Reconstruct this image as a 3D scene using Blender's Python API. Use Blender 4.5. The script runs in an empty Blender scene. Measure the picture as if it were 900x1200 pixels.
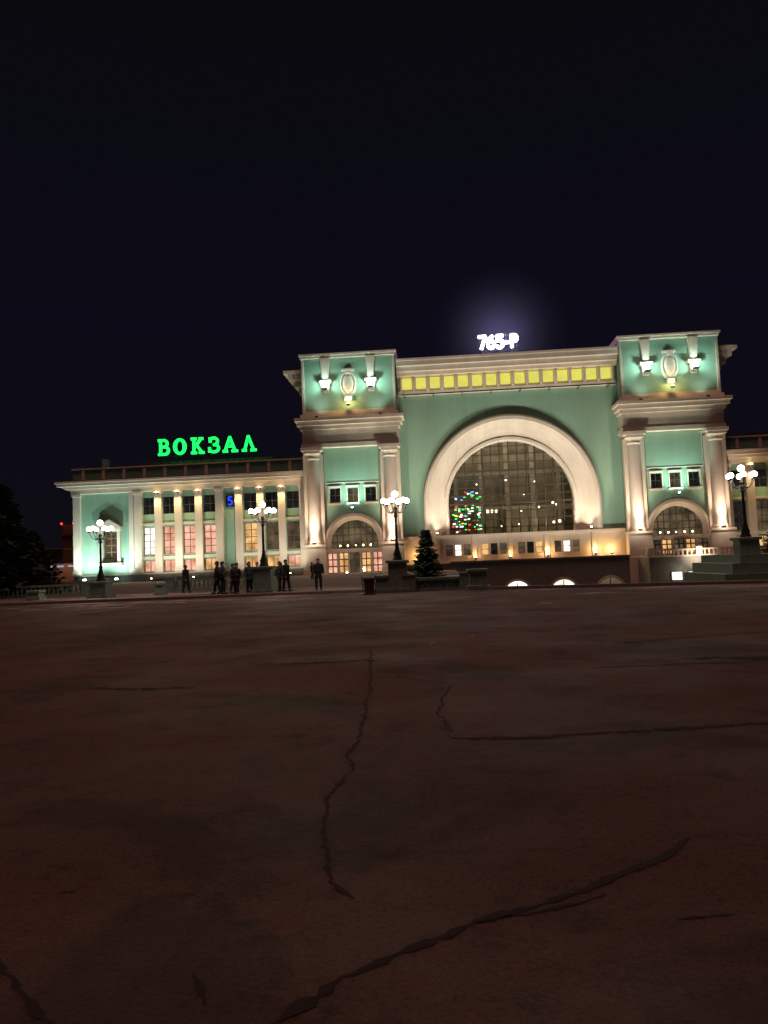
import bpy, bmesh, math, random
from mathutils import Matrix, Vector
random.seed(7)
S=bpy.context.scene
COL=S.collection
pi=math.pi
# ------------------------------------------------------------------ materials
def nt(name):
    m=bpy.data.materials.new(name); m.use_nodes=True
    n=m.node_tree; n.nodes.clear()
    o=n.nodes.new('ShaderNodeOutputMaterial')
    return m,n,o
def mat(name,c,rough=.7,var=.25,scale=1.2,bump=.15,metal=0,streak=False):
    m,n,o=nt(name); N=n.nodes.new; L=n.links.new
    b=N('ShaderNodeBsdfPrincipled'); b.inputs['Roughness'].default_value=rough; b.inputs['Metallic'].default_value=metal
    tc=N('ShaderNodeTexCoord'); mp=N('ShaderNodeMapping'); L(tc.outputs['Object'],mp.inputs[0])
    if streak: mp.inputs['Scale'].default_value=(1,1,.18)
    t=N('ShaderNodeTexNoise'); t.inputs['Scale'].default_value=scale; t.inputs['Detail'].default_value=8; t.inputs['Roughness'].default_value=.65
    L(mp.outputs[0],t.inputs['Vector'])
    r=N('ShaderNodeValToRGB'); r.color_ramp.elements[0].position=.3; r.color_ramp.elements[1].position=.7
    r.color_ramp.elements[0].color=(*[v*(1-var) for v in c],1); r.color_ramp.elements[1].color=(*[min(1,v*(1+var*.6)) for v in c],1)
    L(t.outputs[0],r.inputs[0]); L(r.outputs[0],b.inputs['Base Color'])
    t2=N('ShaderNodeTexNoise'); t2.inputs['Scale'].default_value=scale*12; t2.inputs['Detail'].default_value=4
    L(tc.outputs['Object'],t2.inputs['Vector'])
    bp=N('ShaderNodeBump'); bp.inputs['Strength'].default_value=bump; bp.inputs['Distance'].default_value=.03
    L(t2.outputs[0],bp.inputs['Height']); L(bp.outputs[0],b.inputs['Normal'])
    L(b.outputs[0],o.inputs[0]); return m
def emis(name,c,s,var=0,scale=1.5,c2=None,seed=0):
    m,n,o=nt(name); N=n.nodes.new; L=n.links.new
    e=N('ShaderNodeEmission'); e.inputs[0].default_value=(*c,1); e.inputs[1].default_value=s
    if var:
        tc=N('ShaderNodeTexCoord'); mp=N('ShaderNodeMapping'); L(tc.outputs['Object'],mp.inputs[0]); mp.inputs['Location'].default_value=(seed*3.7,seed,seed*1.3)
        t=N('ShaderNodeTexNoise'); t.inputs['Scale'].default_value=scale; t.inputs['Detail'].default_value=2
        L(mp.outputs[0],t.inputs['Vector'])
        r=N('ShaderNodeValToRGB'); r.color_ramp.elements[0].position=.3; r.color_ramp.elements[1].position=.7
        r.color_ramp.elements[0].color=(*[v*(1-var) for v in (c2 or c)],1); r.color_ramp.elements[1].color=(*c,1)
        L(t.outputs[0],r.inputs[0]); L(r.outputs[0],e.inputs[0])
    L(e.outputs[0],o.inputs[0]); return m
GREEN=mat('green_stucco',(.26,.41,.31),.85,.16,.35,.2,streak=True)
GREEND=mat('green_stucco_parapet',(.20,.34,.29),.85,.2,.5,.2,streak=True)
CREAM=mat('cream_plaster',(.66,.56,.48),.8,.16,.5,.2,streak=True)
PLINTH=mat('grey_granite_plinth',(.20,.19,.17),.6,.3,2,.2)
GRAN=mat('pale_green_granite',(.18,.26,.23),.55,.35,5,.15)
ROOF=mat('roof_metal',(.05,.055,.06),.5,.3,1)
FRAME=mat('window_frame_brown',(.06,.045,.035),.6,.2,5)
FRAMEW=mat('window_frame_umber',(.16,.10,.07),.6,.2,5)
IRON=mat('cast_iron_black',(.02,.02,.022),.4,.3,8,.1,.6)
def glass():
    m,n,o=nt('clear_glass'); N=n.nodes.new
    t=N('ShaderNodeBsdfTransparent'); t.inputs[0].default_value=(.85,.85,.85,1)
    g=N('ShaderNodeBsdfGlossy'); g.inputs['Roughness'].default_value=.05
    x=N('ShaderNodeMixShader'); x.inputs[0].default_value=.06
    n.links.new(t.outputs[0],x.inputs[1]); n.links.new(g.outputs[0],x.inputs[2]); n.links.new(x.outputs[0],o.inputs[0]); return m
GLASS=glass()
W_WARM=emis('window_light_warm',(1,.56,.22),1.5,.5,.8,(.8,.4,.15),1)
W_PINK=emis('window_light_pink',(1,.50,.38),1.6,.5,.8,(.9,.38,.2),2)
W_WHITE=emis('window_light_white',(1,.93,.82),2.4,.45,.9,(.8,.75,.6),3)
W_DIM=emis('window_light_dim',(.36,.26,.14),.5,.7,.6,(.16,.12,.08),4)
W_DARK=emis('window_dark_interior',(.05,.05,.045),.4,.6,.8,(.02,.03,.03),5)
LAMPW=emis('lamp_globe_glow',(1,.86,.68),14)
LY=emis('floodlight_lens_yellow',(1,.74,.34),22)
LW=emis('floodlight_lens_warm',(1,.8,.55),24)
LT=emis('floodlight_lens_cyan',(.6,1,.88),30)
COF=emis('coffer_glow_emission',(.90,.78,.13),.95,.12,1.1,(.78,.8,.16),3)  # lamplight on the coffers, put in as yellow emission
NEON=emis('neon_green',(.01,1,.10),2.2)
NUMW=emis('sign_white_violet',(.82,.78,1),16)
BLUE=emis('blue_display',(.03,.07,1),1.2)
REDL=emis('red_beacon',(1,.03,.01),5)
# ------------------------------------------------------------------ mesh helpers
def link(o,parent=None):
    COL.objects.link(o)
    if parent: o.parent=parent
    return o
def empty(name,loc=(0,0,0),rz=0):
    e=bpy.data.objects.new(name,None); e.location=loc; e.rotation_euler=(0,0,rz); e.empty_display_size=.5
    return link(e)
class MB:
    def __init__(s): s.v=[]; s.f=[]
    def add(s,vs,fs):
        k=len(s.v); s.v+=[tuple(a) for a in vs]; s.f+=[tuple(i+k for i in f) for f in fs]
    def box(s,x0,x1,y0,y1,z0,z1,tx=0,ty=0):
        s.add([(x0,y0,z0),(x1,y0,z0),(x1,y1,z0),(x0,y1,z0),(x0+tx,y0+ty,z1),(x1-tx,y0+ty,z1),(x1-tx,y1-ty,z1),(x0+tx,y1-ty,z1)],
              [(0,3,2,1),(4,5,6,7),(0,1,5,4),(1,2,6,5),(2,3,7,6),(3,0,4,7)])
    def quad(s,a,b,c,d): s.add([a,b,c,d],[(0,1,2,3)])
    def lathe(s,cx,cy,prof,n=16,a0=0,a1=2*pi,z=0):
        full=abs(a1-a0-2*pi)<1e-6; m=n if full else n+1
        vs=[]
        for r,zz in prof:
            for i in range(m):
                a=a0+(a1-a0)*i/n; vs.append((cx+r*math.cos(a),cy+r*math.sin(a),z+zz))
        fs=[]
        for j in range(len(prof)-1):
            for i in range(n):
                p=i; q=(i+1)%m
                fs.append((j*m+p,j*m+q,(j+1)*m+q,(j+1)*m+p))
        s.add(vs,fs)
    def tube(s,p,q,r0,r1,n=8):
        p=Vector(p); q=Vector(q); d=(q-p)
        if d.length<1e-6: return
        d.normalize(); a=d.orthogonal().normalized(); b=d.cross(a)
        vs=[]
        for c,r in((p,r0),(q,r1)):
            for i in range(n):
                t=2*pi*i/n; vs.append(c+a*r*math.cos(t)+b*r*math.sin(t))
        fs=[(i,(i+1)%n,n+(i+1)%n,n+i) for i in range(n)]+[tuple(range(n))[::-1],tuple(range(n,2*n))]
        s.add(vs,fs)
    def ball(s,c,r,sc=(1,1,1),nu=12,nv=8):
        vs=[];fs=[]
        for j in range(nv+1):
            t=pi*j/nv
            for i in range(nu):
                a=2*pi*i/nu; vs.append((c[0]+r*sc[0]*math.sin(t)*math.cos(a),c[1]+r*sc[1]*math.sin(t)*math.sin(a),c[2]+r*sc[2]*math.cos(t)))
        for j in range(nv):
            for i in range(nu): fs.append((j*nu+i,(j+1)*nu+i,(j+1)*nu+(i+1)%nu,j*nu+(i+1)%nu))
        s.add(vs,fs)
    def archsweep(s,cx,zs,zb,prof,n=40):
        path=[(1,0,zb-zs)]+[(math.cos(pi*i/n),math.sin(pi*i/n),0) for i in range(n+1)]+[(-1,0,zb-zs)]
        vs=[];m=len(prof)
        for c,sn,dz in path:
            for r,y in prof: vs.append((cx+r*c,y,zs+r*sn+dz))
        fs=[(i*m+j,i*m+j+1,(i+1)*m+j+1,(i+1)*m+j) for i in range(len(path)-1) for j in range(m-1)]
        s.add(vs,fs)
    def archfill(s,cx,zs,zb,r,y,n=30):
        vs=[(cx-r,y,zb),(cx+r,y,zb)]+[(cx+r*math.cos(pi*i/n),y,zs+r*math.sin(pi*i/n)) for i in range(n+1)]
        s.add(vs,[tuple(range(len(vs)))])
    def archwall(s,x0,x1,z0,z1,cx,r,zs,zb,y,n=40):
        if zb>z0: s.quad((x0,y,z0),(x1,y,z0),(x1,y,zb),(x0,y,zb))
        s.quad((x0,y,zb),(cx-r,y,zb),(cx-r,y,z1),(x0,y,z1)); s.quad((cx+r,y,zb),(x1,y,zb),(x1,y,z1),(cx+r,y,z1))
        for i in range(n):
            a=pi*i/n;b=pi*(i+1)/n
            A=(cx+r*math.cos(a),y,zs+r*math.sin(a));B=(cx+r*math.cos(b),y,zs+r*math.sin(b))
            s.quad(B,A,(A[0],y,z1),(B[0],y,z1))
    def gridwall(s,x0,x1,z0,z1,y,yb,holes):
        xs=sorted({x0,x1}|{h[0] for h in holes}|{h[1] for h in holes}); zs=sorted({z0,z1}|{h[2] for h in holes}|{h[3] for h in holes})
        for i in range(len(xs)-1):
            for j in range(len(zs)-1):
                mx=(xs[i]+xs[i+1])/2; mz=(zs[j]+zs[j+1])/2
                if any(h[0]<mx<h[1] and h[2]<mz<h[3] for h in holes): continue
                s.quad((xs[i],y,zs[j]),(xs[i+1],y,zs[j]),(xs[i+1],y,zs[j+1]),(xs[i],y,zs[j+1]))
        for a,b,c,d in holes:
            s.quad((a,y,c),(a,yb,c),(a,yb,d),(a,y,d)); s.quad((b,yb,c),(b,y,c),(b,y,d),(b,yb,d))
            s.quad((a,yb,c),(a,y,c),(b,y,c),(b,yb,c)); s.quad((a,y,d),(a,yb,d),(b,yb,d),(b,y,d))
    def obj(s,name,m,parent=None,smooth=False,bevel=0):
        me=bpy.data.meshes.new(name); me.from_pydata(s.v,[],s.f); me.materials.append(m); me.update()
        if smooth:
            for p in me.polygons: p.use_smooth=True
        o=bpy.data.objects.new(name,me); link(o,parent)
        if bevel:
            b=o.modifiers.new('b','BEVEL'); b.width=bevel; b.segments=2; b.limit_method='ANGLE'
        return o
def light(kind,name,loc,energy,color,parent=None,to=None,size=.3,spot=60,blend=.8,sx=1,sy=1):
    l=bpy.data.lights.new(name,kind); l.energy=energy; l.color=color
    if kind=='SPOT': l.spot_size=math.radians(spot); l.spot_blend=blend; l.shadow_soft_size=size
    elif kind=='POINT': l.shadow_soft_size=size
    elif kind=='AREA': l.shape='RECTANGLE'; l.size=sx; l.size_y=sy
    o=bpy.data.objects.new(name,l); o.location=loc
    if to is not None:
        o.rotation_euler=(Vector(to)-Vector(loc)).to_track_quat('-Z','Y').to_euler()
    return link(o,parent)
# ------------------------------------------------------------------ station building
ST=empty('railway_station')
g=MB(); c=MB(); pl=MB(); rf=MB(); fr=MB(); frw=MB(); gl=MB(); par=MB(); cof=MB()
wins={k:MB() for k in('warm','pink','white','dim','dark')}
WM={'warm':W_WARM,'pink':W_PINK,'white':W_WHITE,'dim':W_DIM,'dark':W_DARK}
ly=MB(); lw=MB(); lt=MB(); fx=MB()
CX=10.5
def window(x0,x1,z0,z1,y,kind,nx=2,nz=3,f=None,t=.07):
    wins[kind].quad((x0,y+.35,z0),(x1,y+.35,z0),(x1,y+.35,z1),(x0,y+.35,z1))
    gl.quad((x0,y+.06,z0),(x1,y+.06,z0),(x1,y+.06,z1),(x0,y+.06,z1))
    f=f or fr
    for i in range(nx+1):
        x=x0+(x1-x0)*i/nx; f.box(max(x0,x-t/2),min(x1,x+t/2),y-.03,y+.045,z0,z1)
    for j in range(nz+1):
        z=z0+(z1-z0)*j/nz; f.box(x0,x1,y-.05,y+.03,max(z0,z-t/2),min(z1,z+t/2))
def flood(mb,x,y,z,r=.16):
    fx.box(x-r*1.2,x+r*1.2,y-r*1.2,y+r*1.2,z-.28,z-.02); mb.ball((x,y,z+.05),r,(1,1,.6),10,6)
YEL=(1,.74,.34); WRM=(1,.80,.60); TEA=(.62,1,.86)
# ---- centre block
g.archwall(-5.2,26.2,1.2,28.4,CX,11.9,9.4,4.7,0.0)
c.archsweep(CX,9.4,4.7,[(12.0,.05),(12.45,-.05),(12.45,-.75),(12.2,-.95),(11.7,-.95),(11.55,-.7),(11.45,-.62),(10.9,-.1),(10.1,.45),(9.5,.7),(9.4,.45),(9.0,.45),(8.85,.6),(8.85,1.6)],56)
pl.box(-5,26,1.65,12,-4,.9)
hall=MB(); hall.box(-6,27,13,13.4,0,30)
hall.obj('hall_rear_wall',mat('hall_rear_plaster',(.35,.30,.22),.9),ST)
flr=MB(); flr.box(-5,26,1.7,12.9,.95,1.1); flr.box(-5,26,1.7,12.9,21,21.3); flr.box(-5.3,-5,1.7,13,1,21); flr.box(26,26.3,1.7,13,1,21)
flr.obj('hall_floor_ceiling',mat('hall_plaster',(.4,.33,.24),.8),ST)
def archx(z,r,zs): return r if z<=zs else math.sqrt(max(0,r*r-(z-zs)**2))
R=8.85
for i in range(1,14):
    dx=-R+2*R*i/14; top=9.4+math.sqrt(R*R-dx*dx); t=.24 if i in(4,10) else .15
    fr.box(CX+dx-t/2,CX+dx+t/2,1.25,1.25+t+.1,4.7,top)
z=4.7; j=0
while z<18:
    w=archx(z,R,9.4); t=.26 if j%4==0 else .13
    fr.box(CX-w,CX+w,1.2,1.27+t,z-t/2,z+t/2); z+=1.17; j+=1
gl.archfill(CX,9.4,4.7,R,1.5)
holes=[]; bx=[]
for grp in range(4):
    xg=2.9+grp*5.05-.2
    for q in range(3):
        a=xg-1.75+q*1.25; holes.append((a,a+.95,2.0,3.6)); bx.append((a,a+.95))
c.gridwall(-5.0,26.0,1.2,4.6,-1.0,-.7,holes)
for i,(a,b) in enumerate(bx): window(a,b,2.0,3.6,-.72,['dim','white','dim','warm','dark','dim','dim','dark','warm','dim','white','dim'][i],1,2,fr,.08)
c.box(-5,26,-1.3,.1,4.6,4.95)
c.box(-5,26,-1.25,0,.95,1.25)
for x in(-.3,4.95,10.0,15.05,21.6): c.box(x-.35,x+.35,-1.25,-1.0,1.25,4.6)
for x in(-2.9,5.0,9.9,15.05,21.6,23.8):
    flood(ly,x,-1.6,1.7,.13); light('POINT','niche_lamp_light',(x,-1.8,2.2),130 if x>12 or x<0 else 45,(1,.58,.22),ST,size=.1)
# lower plinth with arches to the basement level
arcx=[4.2,10.5,16.8,23.1]
edges=[1.5]+[(arcx[i]+arcx[i+1])/2 for i in range(3)]+[27]
for i,x in enumerate(arcx):
    pl.archwall(edges[i],edges[i+1],-4,.9,x,1.8,-3.6,-4,-3.0,16)
    pl.archsweep(x,-3.6,-4,[(1.8,-3.0),(1.8,-2.2)],16)
    c.archsweep(x,-3.6,-4,[(2.1,-2.99),(2.1,-3.12),(1.8,-3.12),(1.8,-2.98)],16)
    wins['white' if i in(1,2) else 'dim'].archfill(x,-3.6,-4,1.8,-2.7,16)
    fr.box(x-.05,x+.05,-2.85,-2.75,-4,-1.9); fr.box(x-1.7,x+1.7,-2.85,-2.77,-3.0,-2.9)
pl.box(1.5,27,-3,-1.2,.88,1.02); pl.box(1.4,27,-3.2,-2.9,1.02,1.25)
# frieze / cornice: emissive blocks between modillions stand in for lamplit coffers
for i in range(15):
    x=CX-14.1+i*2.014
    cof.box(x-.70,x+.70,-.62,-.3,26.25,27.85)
    for a in(-1.0,.8): c.box(x+a,x+a+.2,-.95,0,26.0,28.0)
c.box(-5,26,-.28,.0,25.95,28.0)
c.box(-5,26,-.6,.0,25.35,25.95)
c.box(-5,26,-1.5,.0,28.0,28.5); c.box(-5,26,-2.1,.0,28.5,29.2); c.box(-5,26,-2.6,.5,29.2,29.9); c.box(-5,26,-2.75,.5,29.9,30.25)
rf.box(-5,26,.6,16,28.4,30.6)
light('AREA','cornice_light_strip',(CX,-2.3,25.2),110,(1,.8,.6),ST,to=(CX,-2.0,29),sx=30,sy=.12)
fx.box(-4.5,25.5,-2.45,-2.2,25.02,25.14)
for i in range(8): fx.box(-4+i*4.1,-3.9+i*4.1,-2.3,0,25.05,25.1)
# ---- towers
def tower(cx,s):
    def X(a,b): 
        p,q=cx+s*a,cx+s*b; return (min(p,q),max(p,q))
    for a in(-6.7,6.7):
        x=cx+a; g.quad((x,-1.7,-4),(x,12,-4),(x,12,28.4),(x,-1.7,28.4))
    wz=(10.3,12.3)
    holes=[(cx+k*2.55-.75,cx+k*2.55+.75,*wz) for k in(-1,0,1)]
    g.gridwall(cx-6.7,cx+6.7,9.0,18.2,-1.7,-1.35,holes)
    for k,h in enumerate(holes):
        window(h[0],h[1],*wz,-1.38,'dark' if k!=1 else 'dim',2,2,fr)
        c.box(h[0]-.15,h[0],-1.85,-1.6,10.2,12.4); c.box(h[1],h[1]+.15,-1.85,-1.6,10.2,12.4); c.box(h[0]-.2,h[1]+.2,-1.95,-1.6,12.4,12.65); c.box(h[0]-.25,h[1]+.25,-2.0,-1.6,9.95,10.2)
    for a,b in((-4.0,-3.85),(3.85,4.0)): c.box(cx+a,cx+b,-1.8,-1.6,9.2,17.9)
    c.box(cx-4,cx+4,-1.8,-1.6,13.0,13.15)
    g.archwall(cx-6.7,cx+6.7,3.6,9.0,cx,3.9,4.3,3.6,-1.7,28)
    c.archsweep(cx,4.3,3.6,[(3.9,-1.7),(4.35,-1.75),(4.35,-2.05),(3.95,-2.1),(3.85,-1.95),(3.4,-1.6),(3.4,-.9)],28)
    wins['dim'].archfill(cx,4.3,3.6,3.4,-.6,24); 
    for i in range(1,8):
        dx=-3.4+6.8*i/8; fr.box(cx+dx-.06,cx+dx+.06,-1.1,-1.0,3.6,4.3+math.sqrt(3.4**2-dx*dx))
    for zz in(4.6,5.6,6.6):
        w=archx(zz,3.4,4.3); fr.box(cx-w,cx+w,-1.12,-1.02,zz-.06,zz+.06)
    for dx in(-2.2,-1.1,0,1.1,2.2): ly.ball((cx+dx,-.8,4.1),.1)
    dh=[(cx-3.9+i*1.6,cx-3.9+i*1.6+1.35,.25 if cx<0 else 1.1,3.1) for i in range(5)]
    c.gridwall(cx-6.7,cx+6.7,-4,3.55,-1.9,-1.6,dh)
    for i,h in enumerate(dh): window(h[0],h[1],h[2],h[3],-1.65,'warm' if i in(1,3) else ('pink' if cx<0 and i!=2 else 'dim'),2,3,frw if cx<0 else fr,.16)
    c.box(cx-4.6,cx+4.6,-2.9,-1.7,3.3,3.62)
    for sx in(-1,1):
        px=cx+sx*5.5
        c.box(px-1.6,px+1.6,-3.3,-1.6,-4,4.0); c.box(px-1.7,px+1.7,-3.42,-1.6,4.0,4.35); c.box(px-1.68,px+1.68,-3.4,-1.6,-4,.9)
        c.box(px-1.42,px+1.42,-2.3,-1.5,4.35,17.2)
        c.lathe(px,-2.3,[(1.1,0),(1.1,.3),(1.0,.45),(.92,.6),(.9,2),(.88,7),(.80,12.0),(.95,12.15),(.95,12.3),(.84,12.4),(1.0,12.75),(1.1,12.85)],20,pi,2*pi,4.35)
        c.box(px-1.2,px+1.2,-3.5,-1.5,17.2,17.6); c.box(px-1.5,px+1.5,-3.6,-1.5,17.6,18.1)
        flood(lw,px,-3.25,4.75,.2)
        light('SPOT','pilaster_uplight',(px,-5.0,4.2),4200,WRM,ST,to=(px,-2.2,14.5),size=.15,spot=75,blend=1)
        light('POINT','pilaster_glow',(px,-3.9,5.1),170,WRM,ST,size=.15)
    c.box(cx-7.0,cx+7.0,-2.75,12,18.1,18.7); c.box(cx-6.85,cx+6.85,-2.55,12,18.7,20.7); c.box(cx-7.1,cx+7.1,-2.9,12,20.7,21.2)
    c.box(cx-7.45,cx+7.45,-3.5,12,21.2,21.8); c.box(cx-7.7,cx+7.7,-3.9,12,21.8,22.25); c.box(cx-7.0,cx+7.0,-2.8,12,22.25,22.9)
    for a in(-6.6,6.6): 
        x=cx+a; g.quad((x,-2.3,22.9),(x,12,22.9),(x,12,31),(x,-2.3,31))
    g.quad((cx-6.6,-2.3,22.9),(cx+6.6,-2.3,22.9),(cx+6.6,-2.3,30.9),(cx-6.6,-2.3,30.9))
    rf.box(cx-6.5,cx+6.5,-2.2,12,30.2,30.95)
    c.box(cx-6.85,cx+6.85,-2.75,12.2,30.95,31.3); c.box(cx-7.0,cx+7.0,-2.95,12.3,31.3,31.6)
    c.box(cx-6.7,cx-6.35,-2.55,-2.2,22.9,30.95); c.box(cx+6.35,cx+6.7,-2.55,-2.2,22.9,30.95)
    c.box(cx-6.35,cx+6.35,-2.5,-2.2,22.9,23.4)
    for a,b,z0_,z1_,yy in((6.6,7.3,26.3,27.2,-1.4),(6.6,7.9,27.2,28.2,-1.7),(6.6,8.7,28.2,29.1,-2.0),(6.6,9.4,29.1,29.6,-2.15)):
        for ss in(-1,1):
            if ss==-s: continue
            p,q=sorted((cx+ss*a,cx+ss*b)); c.box(p,q,yy,12,z0_,z1_)
    rf.box(*X(6.7,9.0),-1.9,12,29.6,29.9)
    vs=[];n=24
    prof=[(1.15,-2.3),(1.15,-2.6),(.95,-2.72),(.8,-2.6),(.55,-2.85),(0.05,-2.95)]
    for r,y in prof:
        for i in range(n):
            a=2*pi*i/n; vs.append((cx+r*math.cos(a),y,27.1+r*1.75*math.sin(a)))
    c.add(vs,[(j*n+i,j*n+(i+1)%n,(j+1)*n+(i+1)%n,(j+1)*n+i) for j in range(5) for i in range(n)])
    c.box(cx-.5,cx+.5,-3.0,-2.3,24.6,25.2); c.box(cx-.9,cx+.9,-2.7,-2.3,28.9,29.3)
    flood(ly,cx,-3.3,24.1,.17)
    light('POINT','cartouche_light',(cx,-3.5,24.5),200,(1,.70,.25),ST,size=.15)
    for sx in(-1,1):
        light('SPOT','tower_top_wash',(cx+sx*4.5,-4.3,22.6),380,(.9,1,.85),ST,to=(cx+sx*3,-2.3,28.5),size=.2,spot=120,blend=1)
        fx.box(cx+sx*4.5-.2,cx+sx*4.5+.2,-3.9,-3.6,22.25,22.45)
        bx_=cx+sx*3.25
        c.box(bx_-.35,bx_+.35,-2.9,-2.3,27.2,30.95,-.35,0)
        c.box(bx_-.85,bx_+.85,-3.1,-2.3,27.3,27.7); c.box(bx_-.6,bx_+.6,-2.95,-2.3,26.9,27.3); c.box(bx_-.4,bx_+.4,-2.8,-2.3,25.9,26.9,-.2,0)
        flood(lt,bx_,-3.5,26.5,.28)
        light('POINT','tower_cyan_light',(bx_,-3.8,26.7),620,TEA,ST,size=.15)
    flood(lt,cx,-3.2,9.35,.13)
    light('SPOT','tower_panel_uplight',(cx,-4.4,9.0),2300,(.62,1,.84),ST,to=(cx,-1.7,14.5),size=.2,spot=110,blend=1)
    light('SPOT','tower_arch_uplight',(cx,-3.2,3.9),300,(1,.8,.5),ST,to=(cx,-1.7,7.5),size=.2,spot=120,blend=1)
    light('SPOT','tower_plinth_wash',(cx,-12,.4),1300,(1,.82,.6),ST,to=(cx,-2,3),size=.3,spot=90,blend=1)
    if cx<0: flood(lw,cx,-12,.35,.12)
tower(-11.9,-1); tower(32.9,1)
# ---- wings
def wing(s):
    def X(u): return CX+s*u
    def bx2(m,u0,u1,*r): 
        a,b=sorted((X(u0),X(u1))); m.box(a,b,*r)
    U0,U1=29.2,64.2
    cols1=[31.4,34.5,37.7]; cols2=[43.7,46.8,49.8,52.8]
    holes=[];ws=[]
    kinds=iter(['dim','dim','warm','pink','pink','pink','white'] if s<0 else ['dark','dim','warm','pink','white','warm','dim'])
    for u in cols1+cols2:
        k=next(kinds); w=.95
        for z0,z1,kk,nz in((9.9,12.4,'dark',2),(4.0,8.0,k,4),(1.5,3.1,'warm' if (int(u*10)%2) else 'pink',1)):
            a,b=sorted((X(u-w),X(u+w))); holes.append((a,b,z0,z1)); ws.append((a,b,z0,z1,kk,nz))
    a,b=sorted((X(U0),X(U1)))
    q0,q1=sorted((X(59.8),X(57.6))); holes.append((q0,q1,3.6,7.6)); ws.append((q0,q1,3.6,7.6,'dim',4))
    g.gridwall(a,b,1.2,14,0,.3,holes); pl.gridwall(a,b,-4,1.2,-.25,.2,[]); c.box(a,b,-.32,.0,1.15,1.35)
    for w_ in ws: window(w_[0],w_[1],w_[2],w_[3],.28,w_[4],2,w_[5],frw if w_[2]<9 else fr,.1)
    x=X(U1); g.quad((x,0,-4),(x,22,-4),(x,22,14),(x,0,14))
    pil=[29.85,32.95,36.1,39.3, 42.2,45.25,48.3,51.3,54.35, 63.6]
    for u in pil:
        w=.55
        bx2(c,u-w,u+w,-.55,0,1.35,12.9); bx2(c,u-w-.12,u+w+.12,-.7,0,12.9,13.3); bx2(c,u-w-.1,u+w+.1,-.68,0,1.35,2.0)
    bx2(c,55.0,55.7,-.5,0,1.35,13.3)
    for u0,u1 in((30.5,39.2),(42.2,54.3)):
        bx2(c,u0,u1,-.22,0,8.25,8.6); bx2(c,u0,u1,-.2,0,3.3,3.75)
    uc=58.7
    bx2(c,uc-1.6,uc-1.15,-.5,0,3.0,7.8); bx2(c,uc+1.15,uc+1.6,-.5,0,3.0,7.8); bx2(c,uc-1.8,uc+1.8,-.7,0,7.8,8.3); bx2(c,uc-1.9,uc+1.9,-.8,0,2.6,3.0)
    xx=X(uc); c.add([(xx-1.9,-.75,8.3),(xx+1.9,-.75,8.3),(xx,-.75,9.4),(xx-1.9,0,8.3),(xx+1.9,0,8.3),(xx,0,9.4)],[(0,1,2),(1,4,5,2),(0,2,5,3)])
    bx2(c,U0,U1+.2,-.6,.3,13.3,14.0); bx2(c,U0,U1+.9,-1.1,22,14.0,14.4); bx2(c,U0,U1+1.8,-1.8,22.5,14.4,14.8); bx2(c,U0,U1+2.0,-2.0,22.7,14.8,15.1)
    bx2(rf,U0,U1+1.9,-1.9,22.6,15.1,15.2)
    bx2(par,U0,U1,-.2,.2,15.2,16.9); x=X(U1); a_,b_=sorted((x,x-s*.4)); par.box(a_,b_,.2,22,15.2,16.9)
    bx2(c,U0,U1+.15,-.4,.4,16.9,17.1)
    u=U0+2.4
    while u<U1+.5:
        bx2(c,u-.22,u+.22,-.34,.3,15.2,16.9); u+=3.1
    bx2(rf,U0,U1-3,3,20,15.2,17.7); bx2(rf,U0+6,U1-8,5,18,17.7,18.3)
    bx2(par,U1-4.6,U1-3.8,1.2,2.2,15.2,18.6)
    for u in(32.95,36.1,45.25,48.3,51.3,39.3):
        xx=X(u); flood(ly,xx,-1.05,13.0,.2)
        light('SPOT','pilaster_downlight',(xx,-1.5,12.9),700,YEL,ST,to=(xx,-.2,7),size=.12,spot=120,blend=1)
        light('POINT','pilaster_head_glow',(xx,-1.25,12.95),45,YEL,ST,size=.1)
    for u in(31.4,37.7,45.2,48.3,51.3):
        xx=X(u); flood(lw,xx,-3.6,.5,.1)
        light('SPOT','wing_foot_wash',(xx,-5.2,.6),1500,(.95,.95,.76),ST,to=(xx,0,8),size=.3,spot=120,blend=1)
    for u in(57.0,61.7):
        xx=X(u); flood(lt,xx,-2.2,.6,.26)
        light('SPOT','wing_end_flood',(xx,-3.2,.6),4200,(.74,1,.88),ST,to=(xx,0,8),size=.2,spot=120,blend=1)
wing(-1); wing(1)
for x in(-1,6.5,14.5,22):
    flood(lt,x,-14.0,-3.6 if x>1.5 else .5,.14)
    light('SPOT','centre_floodlight',(x,-14.2,-2.5 if x>1.5 else .6),11000,(1,.96,.78),ST,to=(x,0,20),size=.4,spot=80,blend=1)
for x in(-.2,21.2):
    light('SPOT','arch_uplight',(x,-2.6,5.2),1100,WRM,ST,to=(x,0,13),size=.2,spot=90,blend=1); flood(lw,x,-1.6,5.25,.14)
for dx in(-10.6,-9.0,9.0,10.6): 
    light('SPOT','arch_reveal_light',(CX+dx,-.6,5.2),600,WRM,ST,to=(CX+dx*.7,.2,19),size=.15,spot=100,blend=1)
inl=MB()
for x,z,r in((3.6,8.2,.14),(7.6,8.6,.24),(8.2,8.5,.24),(8.9,8.6,.2),(12.5,8.4,.12),(13.2,11.0,.1),(15,8.8,.14),(17.2,9.4,.16),(17.8,9.2,.14),(10.5,13.2,.12),(6,12.6,.1),(14.8,12.8,.1),(18,6.6,.2),(17.2,6.5,.16),(12,6.4,.1),(9.5,6.2,.12),(7,10.5,.08)):
    inl.ball((x,5.5+((x*7)%3),z),r)
inl.obj('hall_lamps',emis('hall_lamp_glow',(1,.8,.5),7),ST)
cols=[(1,.05,.03),(.05,1,.15),(.1,.3,1),(1,1,.9),(1,.5,.1)]
mbs=[MB() for _ in cols]
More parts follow.
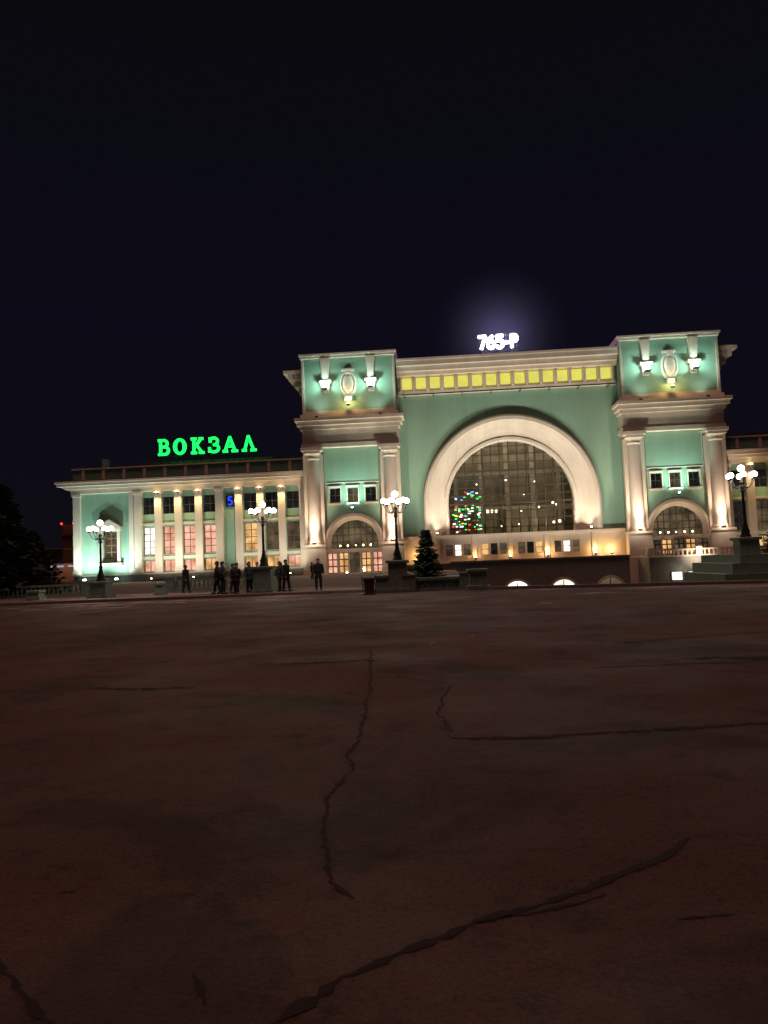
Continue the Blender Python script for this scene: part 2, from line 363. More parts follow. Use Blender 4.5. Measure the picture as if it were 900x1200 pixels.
for i in range(110):
    x=2.2+random.random()*4.2; z=5.4+random.random()*6.0
    if z>9.5 and random.random()<.5: continue
    mbs[random.choice([0,1,1,2,3,3,4])].box(x-.16,x+.16,3.4,3.5,z-.08,z+.08)
for m_,c_ in zip(mbs,cols): m_.obj('hall_festive_lights',emis('festive_'+str(c_[0])+str(c_[1]),c_,3),ST)
light('AREA','hall_light',(CX,7,20.5),900,(1,.82,.55),ST,to=(CX,7,0),sx=20,sy=6)
light('POINT','hall_light_low',(14,6,6.5),600,(1,.8,.5),ST,size=.5)
hi=MB()
for x in(-1,3,7,11,15,19,23): hi.box(x-.35,x+.35,11,12,1,20)
for zz in(9,14.5): hi.box(-4,25,10.9,12.5,zz,zz+.5)
hi.obj('hall_columns',mat('hall_column_stone',(.3,.26,.2),.6),ST)
# right podium terrace in front of right tower
pl.box(26.8,62,-9,-1.8,-4,.75); c.box(26.6,62,-9.2,-8.8,.75,.95)
for i in range(60):
    x=27.2+i*.55; c.box(x-.1,x+.1,-9.1,-8.9,.95,1.55)
c.box(26.6,62,-9.2,-8.8,1.55,1.75)
for x in(26.9,33,39,45,51): c.box(x-.4,x+.4,-9.4,-8.6,.75,2.0)
for x in(29.5,31.6): 
    wins['white'].quad((x,-9.02,-2.2),(x+1.3,-9.02,-2.2),(x+1.3,-9.02,-1.2),(x,-9.02,-1.2)); fr.box(x-.1,x,-9.1,-9,-3,-1.1); fr.box(x+1.3,x+1.4,-9.1,-9,-3,-1.1)
    fr.box(x-.1,x+1.4,-9.1,-9,-1.2,-1.1)
light('POINT','terrace_light',(31,-10.5,-1.0),70,(1,.9,.7),ST,size=.3)
g.obj('green_walls',GREEN,ST); c.obj('cream_trim',CREAM,ST,bevel=.03); pl.obj('granite_plinth',PLINTH,ST); rf.obj('roofs',ROOF,ST)
fr.obj('window_frames',FRAME,ST); frw.obj('lower_window_frames',FRAMEW,ST); gl.obj('window_glass',GLASS,ST); par.obj('parapets',GREEND,ST); cof.obj('cornice_glow_blocks',COF,ST,bevel=.08)
for k,m_ in wins.items(): m_.obj('window_interior_'+k,WM[k],ST)
ly.obj('yellow_fixture_lenses',LY,ST); lw.obj('warm_fixture_lenses',LW,ST); lt.obj('cyan_fixture_lenses',LT,ST); fx.obj('floodlight_housings',IRON,ST)
# ------------------------------------------------------------------ signs
def strokes(mb,pl_,x,z,h,t,y,d):
    for seg in pl_:
        pts=[Vector((x+p[0]*h,z+p[1]*h)) for p in seg]
        for a,b in zip(pts,pts[1:]):
            dv=(b-a).normalized(); nn=Vector((-dv.y,dv.x))*t/2; e=dv*t*.25
            q=[a-e-nn,b+e-nn,b+e+nn,a-e+nn]
            mb.add([(p.x,y,p.y) for p in q]+[(p.x,y+d,p.y) for p in q],[(0,1,2,3),(7,6,5,4),(0,4,5,1),(1,5,6,2),(2,6,7,3),(3,7,4,0)])
def arc(cx,cz,rx,rz,a0,a1,n=10): return [(cx+rx*math.cos(math.radians(a0+(a1-a0)*i/n)),cz+rz*math.sin(math.radians(a0+(a1-a0)*i/n))) for i in range(n+1)]
GL={
'В':([[(.14,0),(.14,1)],[(.02,0),(.4,0)],[(.02,1),(.36,1)],[(.14,.53),(.36,.53)],arc(.36,.765,.2,.235,90,-90),arc(.4,.265,.24,.265,90,-90)],.72),
'О':([arc(.4,.5,.34,.5,0,360,20),arc(.4,.5,.28,.5,0,360,20)],.86),
'К':([[(.14,0),(.14,1)],[(0,0),(.28,0)],[(0,1),(.28,1)],[(.14,.48),(.3,.55),(.58,.98)],[(.3,.55),(.64,.02)],[(.5,.0),(.76,0)],[(.48,1),(.7,1)]],.84),
'З':([arc(.28,.75,.24,.25,150,-90),arc(.28,.26,.3,.26,90,-150),[(.05,.72),(.05,1)],[(.0,.3),(.0,.02)]],.68),
'А':([[(.06,0),(.38,1)],[(.38,1),(.7,0)],[(.2,.35),(.56,.35)],[(-.04,0),(.2,0)],[(.52,0),(.84,0)]],.9),
'Л':([[(.1,.05),(.34,1)],[(.34,1),(.66,0)],[(-.04,0),(.18,0)],[(.5,0),(.8,0)]],.9)}
SG=empty('rooftop_name_sign'); mb=MB(); bk=MB()
x=-41.3; adv=15.8/sum(GL[ch][1] for ch in 'ВОКЗАЛ')
for ch in 'ВОКЗАЛ':
    st,w=GL[ch]; sc=adv*.74
    st=[[(p[0]*sc/2.1,p[1]) for p in sg] for sg in st]
    strokes(mb,st,x,18.95,2.1,.38,1.5,.25)
    bk.box(x+.3,x+.42,1.9,2.0,17.2,21); bk.box(x+1.3,x+1.42,1.9,2.0,17.2,21)
    x+=w*adv
bk.box(-42,-25.5,1.9,2.02,18.6,18.72); bk.box(-42,-25.5,1.9,2.02,20.2,20.3)
mb.obj('neon_letters',NEON,SG); bk.obj('support_frame',IRON,SG)
for xx in(-39,-33,-28): light('POINT','neon_spill',(xx,.9,19.5),90,(.05,1,.15),SG,size=.6)
DG={'7':([[(.0,1),(.52,1)],[(.52,1),(.18,0)]],.68),'6':([arc(.28,.3,.26,.3,0,360,16),[(.03,.35),(.12,.75),(.42,1)]],.72),'5':([[(.5,1),(.08,1),(.06,.58)],arc(.24,.32,.28,.31,110,-140)],.7),
'-':([[(.05,.42),(.3,.42)]],.44),'P':([[(.08,0),(.08,1)],arc(.28,.74,.22,.26,90,-90),[(.08,1),(.28,1)],[(.08,.48),(.28,.48)]],.6)}
NS=empty('rooftop_number_sign'); mb=MB(); bk=MB(); x=7.2
for ch in '765-P':
    st,w=DG[ch]; strokes(mb,st,x,32.3,1.75,.42,2.0,.2); x+=w*1.82
mb.obj('illuminated_characters',NUMW,NS)
for xx in(7.6,9,10.4,11.8,12.9): bk.box(xx-.05,xx+.05,2.35,2.45,30.6,34)
bk.box(7.2,13.2,2.3,2.4,32.0,32.1); bk.box(7.2,13.2,2.3,2.4,33.9,34); bk.obj('support_frame',IRON,NS)
light('POINT','number_sign_spill',(10.1,1.2,33.2),2600,(.50,.42,1),NS,size=.8)
# added scatter volume that gives the rooftop sign its halo, thinning outwards
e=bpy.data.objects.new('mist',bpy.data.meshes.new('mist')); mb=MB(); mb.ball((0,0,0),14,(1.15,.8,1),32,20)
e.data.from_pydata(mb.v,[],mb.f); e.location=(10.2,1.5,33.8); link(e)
m,n,o=nt('sign_halo_scatter'); N=n.nodes.new; L=n.links.new
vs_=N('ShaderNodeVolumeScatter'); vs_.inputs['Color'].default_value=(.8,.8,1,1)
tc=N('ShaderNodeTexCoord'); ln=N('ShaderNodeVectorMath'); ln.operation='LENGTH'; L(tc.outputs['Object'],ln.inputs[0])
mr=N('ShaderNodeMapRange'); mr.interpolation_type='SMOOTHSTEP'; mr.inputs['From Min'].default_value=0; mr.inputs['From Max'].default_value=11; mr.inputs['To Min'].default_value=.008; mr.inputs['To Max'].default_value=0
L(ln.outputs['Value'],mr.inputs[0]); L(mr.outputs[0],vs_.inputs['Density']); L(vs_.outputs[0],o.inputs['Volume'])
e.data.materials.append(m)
BD=empty('blue_clock_display'); mb=MB(); mb.box(-30.7,-29.5,-.2,0,10.5,12.1); mb.obj('housing',IRON,BD)
mb=MB(); strokes(mb,DG['5'][0],-30.4,10.75,1.15,.24,-.26,.05); mb.obj('digits',BLUE,BD)
# ------------------------------------------------------------------ ground
def ground_mat():
    m,n,o=nt('old_asphalt'); N=n.nodes.new; L=n.links.new
    b=N('ShaderNodeBsdfPrincipled'); tc=N('ShaderNodeTexCoord')
    def noise(sc,det=6,rg=.6,dist=0):
        t=N('ShaderNodeTexNoise'); t.inputs['Scale'].default_value=sc; t.inputs['Detail'].default_value=det; t.inputs['Roughness'].default_value=rg; t.inputs['Distortion'].default_value=dist; L(tc.outputs['Object'],t.inputs['Vector']); return t
    def ramp(src,p0,c0,p1,c1):
        r=N('ShaderNodeValToRGB'); r.color_ramp.elements[0].position=p0; r.color_ramp.elements[0].color=(*c0,1); r.color_ramp.elements[1].position=p1; r.color_ramp.elements[1].color=(*c1,1); L(src,r.inputs[0]); return r
    def mul(a,b_,f=1):
        x=N('ShaderNodeMixRGB'); x.blend_type='MULTIPLY'; x.inputs[0].default_value=f; L(a,x.inputs[1]); L(b_,x.inputs[2]); return x.outputs[0]
    base=ramp(noise(.12,5).outputs[0],.38,(.058,.034,.028),.62,(.092,.050,.040))
    st=ramp(noise(.45,9,.72,.6).outputs[0],.42,(.5,.5,.52),.50,(1,1,1))
    st2=ramp(noise(1.7,8,.78,.4).outputs[0],.36,(.35,.35,.35),.45,(1,1,1))
    st3=ramp(noise(5,8,.85).outputs[0],.34,(.45,.45,.45),.5,(1.05,1.05,1.05))
    gr=ramp(noise(38,5,.9).outputs[0],.38,(.4,.4,.4),.62,(1.6,1.6,1.6))
    sp=ramp(noise(14,2,.5).outputs[0],.70,(1,1,1),.76,(1.7,1.7,1.7))
    c1=mul(base.outputs[0],st.outputs[0]); c1=mul(c1,st2.outputs[0],.85); c1=mul(c1,st3.outputs[0],.85); c1=mul(c1,gr.outputs[0]); c1=mul(c1,sp.outputs[0],.7)
    L(c1,b.inputs['Base Color'])
    rr=ramp(noise(.4,5).outputs[0],.35,(.65,.65,.65),.65,(.95,.95,.95)); L(rr.outputs[0],b.inputs['Roughness'])
    bp=N('ShaderNodeBump'); bp.inputs['Strength'].default_value=.8; bp.inputs['Distance'].default_value=.02; L(noise(45,4,.8).outputs[0],bp.inputs['Height'])
    bp2=N('ShaderNodeBump'); bp2.inputs['Strength'].default_value=.6; bp2.inputs['Distance'].default_value=.1; L(noise(1.5,6,.7).outputs[0],bp2.inputs['Height']); L(bp.outputs[0],bp2.inputs['Normal'])
    L(bp2.outputs[0],b.inputs['Normal']); L(b.outputs[0],o.inputs[0]); return m
ASPH=ground_mat()
me=bpy.data.meshes.new('ground')
V=[(-1500,-300,0),(1500,-300,0),(1500,-95,0),(70,-95,0),(14,-75,0),(2.2,-70.8,0),(-1500,-70.8,0),
   (2.2,-2.5,0),(-1500,-2.5,0),(70,-2.5,0),(1500,-2.5,0),(1500,1800,0),(-1500,1800,0),
   (70,-95,-4),(14,-75,-4),(2.2,-70.8,-4),(2.2,-2.5,-4),(70,-2.5,-4)]
F=[(0,1,2,3,4,5,6),(6,5,7,8),(3,2,10,9),(8,7,9,10,11,12),(15,14,13,17,16),(5,4,14,15),(4,3,13,14),(3,9,17,13),(9,7,16,17),(7,5,15,16)]
me.from_pydata(V,[],F); me.materials.append(ASPH); link(bpy.data.objects.new('ground',me))
PAV=mat('paving_slabs',(.11,.09,.082),.8,.35,.8,.4)
mb=MB(); mb.box(-140,2.0,-68.4,-2.0,-.05,.12); mb.obj('pavement',PAV)
mb=MB()
x=-140
while x<1.9:
    mb.box(x+.01,min(x+1,1.95)-.01,-68.75,-68.43,-.02,.16); x+=1
mb.obj('kerb',mat('kerb_granite',(.2,.18,.175),.7,.35,3,.3),bevel=.02)
mb=MB()
def oboxline(mb,p,q,w,z0,z1,off=0):
    p=Vector(p);q=Vector(q);d=(q-p).normalized();nn=Vector((-d.y,d.x))
    a=[p+nn*(off-w/2),q+nn*(off-w/2),q+nn*(off+w/2),p+nn*(off+w/2)]
    mb.add([(v.x,v.y,z0) for v in a]+[(v.x,v.y,z1) for v in a],[(0,3,2,1),(4,5,6,7),(0,1,5,4),(1,2,6,5),(2,3,7,6),(3,0,4,7)])
oboxline(mb,(2.3,-70.9),(14,-75.1),.4,-.3,.14,-.1); oboxline(mb,(14,-75.1),(69,-95),.4,-.3,.14,-.1)
mb.obj('underpass_coping',mat('coping_stone',(.16,.15,.14),.7,.3,3,.3))
CR=mat('crack_tar',(.010,.007,.006),.9,.3,10,.3)
mb=MB()
def crack(pts,w,jit=.05):
    P=[]
    for (a,b) in zip(pts,pts[1:]):
        a=Vector(a);b=Vector(b);n=max(3,int((b-a).length/.045)); n=min(n,90)
        for i in range(n): P.append(a.lerp(b,i/n))
    P.append(Vector(pts[-1]))
    off=0;L_=[];R_=[]
    for i,p in enumerate(P):
        d=(P[min(i+1,len(P)-1)]-P[max(i-1,0)]).normalized(); nn=Vector((-d.y,d.x))
        off=off*.8+random.uniform(-1,1)*jit*.4; e_=min(1,(i+1)/5,(len(P)-i)/5); ww=w*random.uniform(.15,1.35)*e_
        q=p+nn*off; L_.append((q+nn*ww*random.uniform(.3,.7))); R_.append((q-nn*ww*random.uniform(.3,.7)))
    k=[(v.x,v.y-110,.004) for v in L_]+[(v.x,v.y-110,.004) for v in R_]; n=len(P)
    mb.add(k,[(i,n+i,n+i+1,i+1) for i in range(n-1)])
crack([(-1.34,14.35),(-.95,9.5),(-.87,8.07),(-.76,5.97)],.045,.05)
crack([(-.76,5.97),(-.84,5.4),(-.80,4.9),(-.70,4.4),(-.63,3.94),(-.48,3.74)],.035,.03)
crack([(-.72,2.7),(-.45,3.06),(.1,3.51),(.6,3.82),(1.11,4.21),(1.3,4.5)],.055,.025)
crack([(.1,3.5),(.4,3.62),(.7,3.8)],.03,.03)
crack([(.04,7.02),(.7,6.95),(1.49,7.1),(2.9,7.3),(5,7.6)],.11,.05)
crack([(.04,7.02),(-.1,8.3),(.1,10)],.03,.05)
crack([(-2.4,3.6),(-1.89,3.17),(-1.46,2.76),(-1.3,2.5)],.04,.025)
crack([(-1.05,3.1),(-.98,2.98),(-.93,2.88)],.05,.02)
crack([(-12,18),(-7,17.2),(-5,17.4)],.12,.15)
crack([(3,14),(6,15)],.1,.1); crack([(2,11),(5,11.3),(9,12)],.08,.1)
crack([(-5,10.5),(-3.4,10.3)],.14,.1); crack([(-2.6,12.5),(-1.0,12.6)],.2,.1); crack([(3.5,11.7),(4.8,11.6)],.3,.1); crack([(-2.1,3.85),(-1.9,3.86)],.03,.02)
crack([(.9,3.5),(1.2,3.55)],.03,.02)
mb.obj('asphalt_cracks',CR)
SN=mat('dirty_snow',(.34,.31,.33),.9,.4,3,.5)
mb=MB()
def blob(cx,cy,rx,ry,z=.006,h=.03):
    n=34; ph=[random.uniform(0,6) for _ in range(4)]
    vs=[(cx,cy,z+h)]
    for i in range(n):
        a=2*pi*i/n; r=1+.3*math.sin(3*a+ph[0])+.25*math.sin(5*a+ph[1])+.2*math.sin(11*a+ph[2])
        vs.append((cx+rx*r*math.cos(a),cy+ry*r*math.sin(a),z))
    mb.add(vs,[(0,i+1,(i+1)%n+1) for i in range(n)])
for cx,cy,rx,ry in((-17,-73,2.2,.35),(-13.5,-71,1.6,.25),(-19.5,-70.2,1.8,.3),(-8.5,-69.6,1.2,.2),(-15,-76,.9,.25),(6.2,-78.5,.8,.16),(3.4,-84,.25,.1),(4.6,-73.5,1.2,.2),(9.5,-75.5,1.8,.25),(-3.2,-70.2,1,.2),(.6,-94.0,.05,.03),(-.2,-95.3,.08,.03),(12,-83,1,.15),(-26,-72,2.4,.4),(13,-78,1.4,.2)):
    blob(cx,cy,rx,ry)
for i in range(26): blob(random.gauss(-15,4),random.gauss(-73.5,1.5),random.uniform(.2,1.0),random.uniform(.05,.2))
for i in range(14): blob(random.uniform(-30,0),random.uniform(-67,-60),random.uniform(.4,2.2),random.uniform(.2,.6),.125)
mb.obj('snow_patches',SN)
# ------------------------------------------------------------------ pedestals / lamps
def pedestal(x,y,w=1.1,h=1.55,z=0.1,name='lamp_pedestal'):
    e=empty(name,(x,y,z)); m_=MB()
    m_.box(-w*.62,w*.62,-w*.62,w*.62,0,.22); m_.box(-w*.5,w*.5,-w*.5,w*.5,.22,h-.15,.03,.03); m_.box(-w*.58,w*.58,-w*.58,w*.58,h-.15,h)
    m_.obj('granite_block',GRAN,e,bevel=.02); return e
def street_lamp(x,y,z,h=3.9):
    e=empty('street_lamp',(x,y,z)); m_=MB()
    m_.lathe(0,0,[(.26,0),(.26,.1),(.2,.16),(.22,.3),(.14,.5),(.09,.75),(.11,.8),(.075,.9),(.06,2.2),(.085,2.25),(.085,2.33),(.05,2.42),(.045,h-.95),(.1,h-.9),(.1,h-.8),(.04,h-.7),(.035,h-.25),(.07,h-.2),(.05,h-.15)],14)
    gl_=MB(); n=6
    for i in range(n):
        a=2*pi*i/n+.3; R_=.62; pts=[]
        for k in range(9):
            t=k/8; r=.06+(R_-.06)*t; zz=h-.9-.22*math.sin(t*pi)+.22*t*t; pts.append((r*math.cos(a),r*math.sin(a),zz))
        for p,q in zip(pts,pts[1:]): m_.tube(p,q,.022,.022,6)
        px,py,pz=pts[-1]; m_.lathe(px,py,[(.03,0),(.08,.05),(.09,.1)],8,z=pz)
        gl_.ball((px,py,pz+.22),.15)
        sc_=[((.16+.1*math.cos(t))*math.cos(a),(.16+.1*math.cos(t))*math.sin(a),h-1.15+.1*math.sin(t)) for t in [j*.7 for j in range(8)]]
        for p,q in zip(sc_,sc_[1:]): m_.tube(p,q,.014,.014,5)
    gl_.ball((0,0,h-.1),.17)
    m_.obj('cast_iron_post',IRON,e,smooth=True); gl_.obj('globes',LAMPW,e,smooth=True)
    light('POINT','lamp_light',(0,0,h-.4),300,(1,.84,.62),e,size=.25)
for x,y,z,hp in((-2.2,-70,.0,1.65),(-9.8,-67.6,.12,1.5),(-20.0,-65.8,.12,1.0),(15.25,-70.5,0,2.1)):
    pedestal(x,y,1.0,hp,z); street_lamp(x,y,z+hp,3.55)
def balustrade(p,q,z,h=.85,name='balustrade'):
    e=empty(name); m_=MB(); oboxline(m_,p,q,.45,z,z+.15); oboxline(m_,p,q,.4,z+h-.14,z+h)
    P=Vector(p);Q=Vector(q);L_=(Q-P).length;n=int(L_/.32)
    for i in range(n):
        c_=P.lerp(Q,(i+.5)/n); m_.lathe(c_.x,c_.y,[(.09,.15),(.09,.2),(.06,.24),(.1,.38),(.05,h-.25),(.08,h-.2),(.08,h-.14)],8,z=z)
    for t in(P,Q): m_.box(t.x-.32,t.x+.32,t.y-.32,t.y+.32,z,z+h+.12); m_.box(t.x-.37,t.x+.37,t.y-.37,t.y+.37,z+h+.12,z+h+.2)
    m_.obj('stone_balusters',GRAN,e)
balustrade((-1.6,-70.2),(1.3,-69.8),0,.7)
balustrade((-19.3,-56),(-12.5,-56),.12,.8); balustrade((-33,-58),(-24.5,-58),.12,.8)
pedestal(1.9,-70.3,.95,1.05,0,'stone_pedestal'); pedestal(-16.9,-64.5,.5,.75,.12,'stone_pedestal'); pedestal(-24.4,-65,.7,.6,.12,'stone_pedestal'); pedestal(-3.0,-70.1,.7,.9,0,'stone_pedestal')
m_=MB(); m_.box(13.5,30,-72.2,-66,-4,.35); m_.box(14.0,30,-71.9,-66,.35,.85); m_.box(14.5,30,-71.6,-66,.85,1.25); m_.obj('stepped_terrace',GRAN)
balustrade((16.8,-71),(24,-71),1.25,.6)
m_=MB(); m_.box(-2.0,1.4,-69.3,-66.6,.12,.55); m_.box(-2.1,1.5,-69.4,-66.5,.55,.68); m_.obj('stone_planter',GRAN,bevel=.02)
e=empty('trash_bin',(-3.55,-71.9,0)); m_=MB(); m_.lathe(0,0,[(.0,.05),(.24,.05),(.28,.7),(.32,.72),(.32,.82),(.27,.84),(.25,.74)],14); m_.lathe(0,0,[(.33,.0),(.33,.06),(.1,.08)],14); m_.obj('bin_body',mat('bin_rust',(.07,.025,.02),.7,.4,5),e)
m_=MB(); 
for a in(0,pi): m_.tube((.3*math.cos(a),.0,0.1),(.36*math.cos(a),0,.95),.02,.02)
m_.obj('bin_frame',IRON,e)
# ------------------------------------------------------------------ conifers
BARK=mat('bark',(.06,.045,.035),.9,.4,6)
def conifer(x,y,z,h,r,needle,seed,dens=1.0,nl=.16,fat=.22):
    rd=random.Random(seed); e=empty('fir_tree',(x,y,z)); t=MB(); n_=MB(); br=MB()
    t.tube((0,0,0),(0,0,h*.97),h*.022+.02,.01,8)
    k=int(h*9*dens)
    for i in range(k):
        zz=h*(.05+.93*i/k); f_=(1-zz/h)
        for q in range(int(6+4*f_)):
            a=rd.uniform(0,2*pi); L_=r*(f_**.8)*rd.uniform(.6,1.12)+.06
            droop=-.12*L_+rd.uniform(-.05,.05)*L_
            end=Vector((L_*math.cos(a),L_*math.sin(a),zz+droop+.1*L_)); st=Vector((0,0,zz))
            br.tube(st,end,.012*h/3,.003,4)
            m2=max(5,int(L_*10*dens/ (nl/.16)))
            for w in range(m2):
                u=(w+.6)/m2; p=st.lerp(end,u)+Vector((0,0,-.05*math.sin(u*pi)))
                for sgn in(-1,1):
                    d=Vector((math.cos(a+sgn*rd.uniform(.4,1.1)),math.sin(a+sgn*rd.uniform(.4,1.1)),rd.uniform(-.4,.3)))
                    l=nl*rd.uniform(.7,1.4)*(1.15-.5*u); wd=nl*fat
                    up=Vector((rd.uniform(-.7,.7),rd.uniform(-.7,.7),1)).normalized(); sd=d.cross(up).normalized()*wd
                    n_.add([p-sd*.4,p+d*l*.5-sd,p+d*l,p+d*l*.5+sd],[(0,1,2,3)])
    t.obj('trunk',BARK,e); br.obj('limbs',BARK,e); n_.obj('needles',needle,e)
FIR=mat('fir_needles',(.03,.06,.035),.8,.5,4,0); FIRD=mat('fir_needles_dark',(.025,.04,.025),.85,.5,1,0)
conifer(-.72,-68,.6,2.75,.98,FIR,3,1.7,.2,.3)
conifer(-31.4,-57,.1,8.3,3.7,FIRD,5,.95,.6,.45)
conifer(-35.6,-60,.1,7.8,3.6,FIRD,6,.9,.6,.45)
conifer(-31.8,-52,.1,5.0,2.6,FIRD,8,.9,.5,.4)
conifer(17.8,-68,1.25,1.5,1.0,FIR,9,1.4,.18,.3)
# ------------------------------------------------------------------ people
SKIN=mat('skin',(.35,.22,.16),.6,.1,10); 
def cloth(n,c_): return mat(n,c_,.9,.3,6,.3)
CL=[cloth('black_coat',(.010,.010,.012)),cloth('navy_jacket',(.012,.015,.026)),cloth('dark_grey_coat',(.02,.019,.019)),cloth('brown_coat',(.022,.015,.012))]
TR=cloth('dark_trousers',(.010,.010,.013)); SHOE=mat('boots',(.01,.01,.01),.5); HAIR=mat('knit_hat',(.012,.011,.011),.95,.3,20)
def skinned(name,verts,edges,rad,m_,parent):
    me=bpy.data.meshes.new(name); me.from_pydata(verts,edges,[]); me.materials.append(m_)
    o=bpy.data.objects.new(name,me); link(o,parent)
    sk=o.modifiers.new('s','SKIN'); 
    for i,r in enumerate(rad): me.skin_vertices[0].data[i].radius=r if isinstance(r,tuple) else (r,r)
    me.skin_vertices[0].data[0].use_root=True
    sk.use_smooth_shade=True
    sb=o.modifiers.new('u','SUBSURF'); sb.levels=1; sb.render_levels=2
    return o
def person(x,y,rz,stride,coat,hgt=1.74,z=.12,arm=.1,hat=True):
    e=empty('person',(x,y,z),rz); k=hgt/1.74; e.scale=(k*1.04,k*1.04,k)
    s=stride
    hp=[(.0,0,.93),(0,0,1.08),(0,.0,1.25),(0,0,1.40),(0,.0,1.49),(0,-.01,1.56)]
    v=list(hp); ed=[(0,1),(1,2),(2,3),(3,4),(4,5)]; r=[(.20,.15),(.19,.145),(.205,.15),(.18,.13),(.075,.075),(.06,.06)]
    for sx in(-1,1):
        b=len(v); sw=arm*sx
        v+=[(sx*.19,0,1.40),(sx*.27,sw*.5+.02,1.14),(sx*.27,sw-.10,.90)]; ed+=[(3,b),(b,b+1),(b+1,b+2)]; r+=[.095,.075,.052]
    b=len(v); v+=[(0,0,.78)]; ed+=[(0,b)]; r+=[(.205,.155)]
    skinned('coat_and_torso',v,ed,r,coat,e)
    v=[(0,0,.88)];ed=[];r=[(.15,.11)]
    for sx in(-1,1):
        b=len(v); q=s*sx
        v+=[(sx*.10,0,.82),(sx*.11,-q*.35-.02,.48),(sx*.11,-q*.6,.09)]; ed+=[(0,b),(b,b+1),(b+1,b+2)]; r+=[.115,.085,.065]
    skinned('trousers',v,ed,r,TR,e)
    sh=MB()
    for sx in(-1,1):
        yy=-s*sx*.6; sh.ball((sx*.11,yy-.06,.05),.11,(.55,1.4,.5),10,6)
    sh.obj('boots',SHOE,e,smooth=True)
    hd=MB(); hd.ball((0,-.02,1.64),.1,(.78,.95,1.15),14,10); hd.ball((0,-.12,1.63),.018,(.8,1,1.3),8,5)
    for sx in(-1,1): hd.ball((sx*.08,-.01,1.635),.022,(.4,.8,1.2),8,5)
    for sx in(-1,1):
        sw=arm*sx; hx,hy,hz=sx*.27,sw-.115,.85
        hd.ball((hx,hy,hz-.02),.04,(.45,.9,1.1),8,6)
        for fi in range(4):
            fy=hy-.026+.018*fi; l=(.055,.065,.06,.045)[fi]
            hd.tube((hx,fy,hz-.05),(hx-sx*.008,fy,hz-.05-l*.6),.009,.008,5); hd.tube((hx-sx*.008,fy,hz-.05-l*.6),(hx-sx*.025,fy,hz-.05-l),.008,.006,5)
        hd.tube((hx,hy-.032,hz-.01),(hx-sx*.015,hy-.058,hz-.05),.011,.008,5)
    hd.obj('head_and_hands',SKIN,e,smooth=True)
    ey=MB()
    for sx in(-1,1): ey.ball((sx*.032,-.108,1.645),.01)
    ey.box(-.025,.025,-.112,-.1,1.585,1.592); ey.obj('eyes_and_mouth',SHOE,e)
    ht=MB(); ht.ball((0,0.005,1.69),.112,(.84,1.0,.85),14,8); ht.ball((0,.035,1.63),.095,(.86,.8,1.1),12,8); ht.obj('hat' if hat else 'hair',HAIR,e,smooth=True)
person(-6.95,-66.4,.3,.12,CL[0],1.78)
person(-16.1,-62.2,1.2,.25,CL[1],1.74)
for i,(x,y) in enumerate(((-12.95,-66),(-12.45,-66.6),(-12.25,-65.1),(-11.75,-66.2),(-11.35,-64.9),(-10.95,-66.4),(-11.5,-67.2),(-10.75,-65.3))):
    person(x,y,random.uniform(-2,2.5),random.uniform(.02,.25),CL[i%4],random.uniform(1.6,1.86),arm=random.uniform(-.05,.2))
person(-9.35,-65.6,-.8,.2,CL[2],1.72); person(-8.9,-66.0,1.0,.22,CL[0],1.8); person(-10.1,-60,1.0,.22,CL[3],1.75)
person(-14.6,-40,1.0,.22,CL[0],1.75); person(-13.4,-30,2.0,.2,CL[1],1.7)
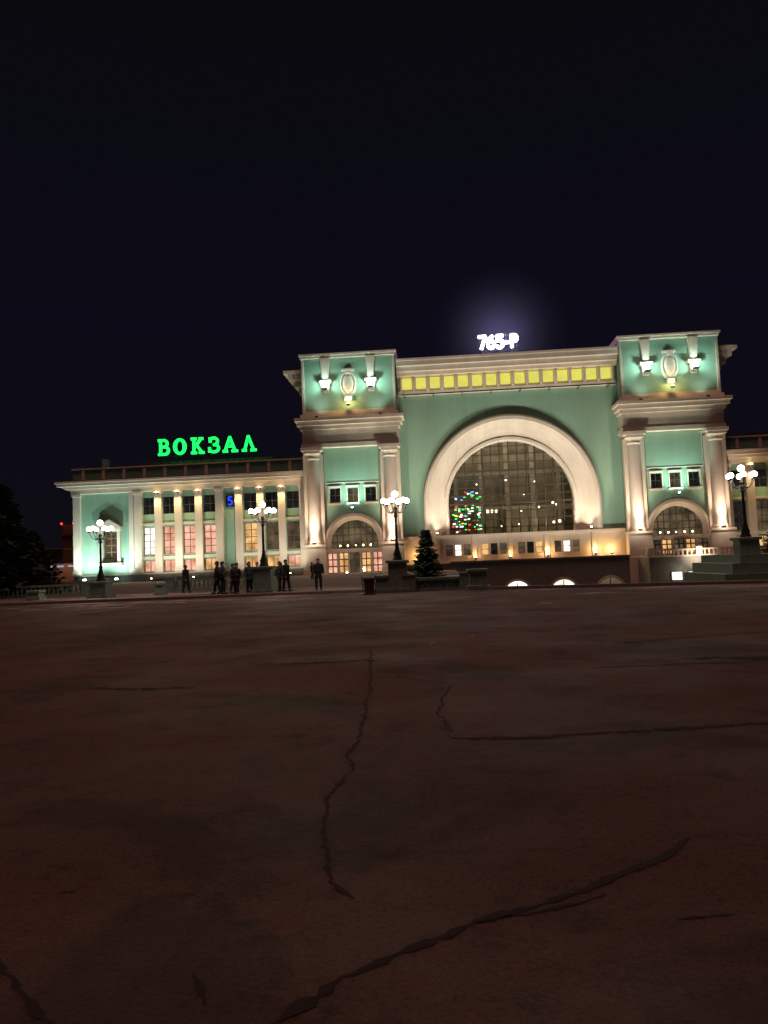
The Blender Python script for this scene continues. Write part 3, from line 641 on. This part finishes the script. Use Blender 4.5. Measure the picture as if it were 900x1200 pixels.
# ------------------------------------------------------------------ distance, left
e=empty('station_overpass'); m_=MB()
n=14
for k in range(n):
    a=pi*k/n;b_=pi*(k+1)/n
    m_.quad((-104+14*math.cos(a),88,4.5+4.2*math.sin(a)),(-104+14*math.cos(b_),88,4.5+4.2*math.sin(b_)),(-104+14*math.cos(b_),120,4.5+4.2*math.sin(b_)),(-104+14*math.cos(a),120,4.5+4.2*math.sin(a)))
m_.obj('curved_roof',mat('overpass_roof',(.2,.17,.16),.5),e)
m_=MB(); m_.box(-118,-90,89,119,0,4.5); m_.obj('walls',mat('overpass_wall',(.2,.15,.12),.8),e)
m_=MB()
for i in range(9): m_.box(-117+i*3,-115.2+i*3,88.9,89.0,3.6,4.0)
m_.obj('lit_windows',emis('overpass_windows',(.5,.55,.8),.7),e)
light('POINT','overpass_lamp',(-99,84,6.5),900,(1,.5,.28),e,size=.5)
e=empty('distant_tower'); m_=MB(); m_.box(-105,-101,98,102,0,15.5); m_.box(-105.4,-100.6,97.6,102.4,12.5,13); m_.obj('shaft',mat('tower_brick',(.12,.05,.04),.8),e)
m_=MB(); m_.ball((-105,97.5,15.8),.3); m_.ball((-101.5,97.5,15.8),.3); m_.obj('red_beacons',REDL,e)
# ------------------------------------------------------------------ world + added warm fill
w=bpy.data.worlds.new('World'); S.world=w; w.use_nodes=True; n=w.node_tree; n.nodes.clear(); N=n.nodes.new; L=n.links.new
o=N('ShaderNodeOutputWorld'); bg=N('ShaderNodeBackground'); tc=N('ShaderNodeTexCoord'); sp=N('ShaderNodeSeparateXYZ'); r=N('ShaderNodeValToRGB')
L(tc.outputs['Generated'],sp.inputs[0]); L(sp.outputs['Z'],r.inputs[0])
r.color_ramp.elements[0].position=0; r.color_ramp.elements[0].color=(.0044,.0040,.0064,1)
r.color_ramp.elements[1].position=.7; r.color_ramp.elements[1].color=(.0030,.0032,.0036,1)
q=r.color_ramp.elements.new(.3); q.color=(.0036,.0033,.0082,1)
L(r.outputs[0],bg.inputs[0]); bg.inputs[1].default_value=1; L(bg.outputs[0],o.inputs[0])
sl=light('SUN','warm_ground_fill',(0,0,60),.95,(1,.45,.34)); sl.data.angle=math.radians(25); sl.rotation_euler=(math.radians(12),math.radians(-6),0)  # added overhead fill to brighten the ground, not a visible source
# ------------------------------------------------------------------ camera
cd=bpy.data.cameras.new('camera'); co=bpy.data.objects.new('camera',cd); link(co)
cd.sensor_fit='VERTICAL'; cd.sensor_height=36; cd.lens=27; cd.clip_end=4000; cd.clip_start=.05
Rm=Matrix.Rotation(math.radians(4),3,'Z')@Matrix.Rotation(math.radians(93.7),3,'X')@Matrix.Rotation(math.radians(-2.3),3,'Z')
co.matrix_world=Matrix.Translation((0,-110,1.6))@Rm.to_4x4()
S.camera=co
S.view_settings.view_transform='Standard'; S.view_settings.look='None'; S.view_settings.exposure=0
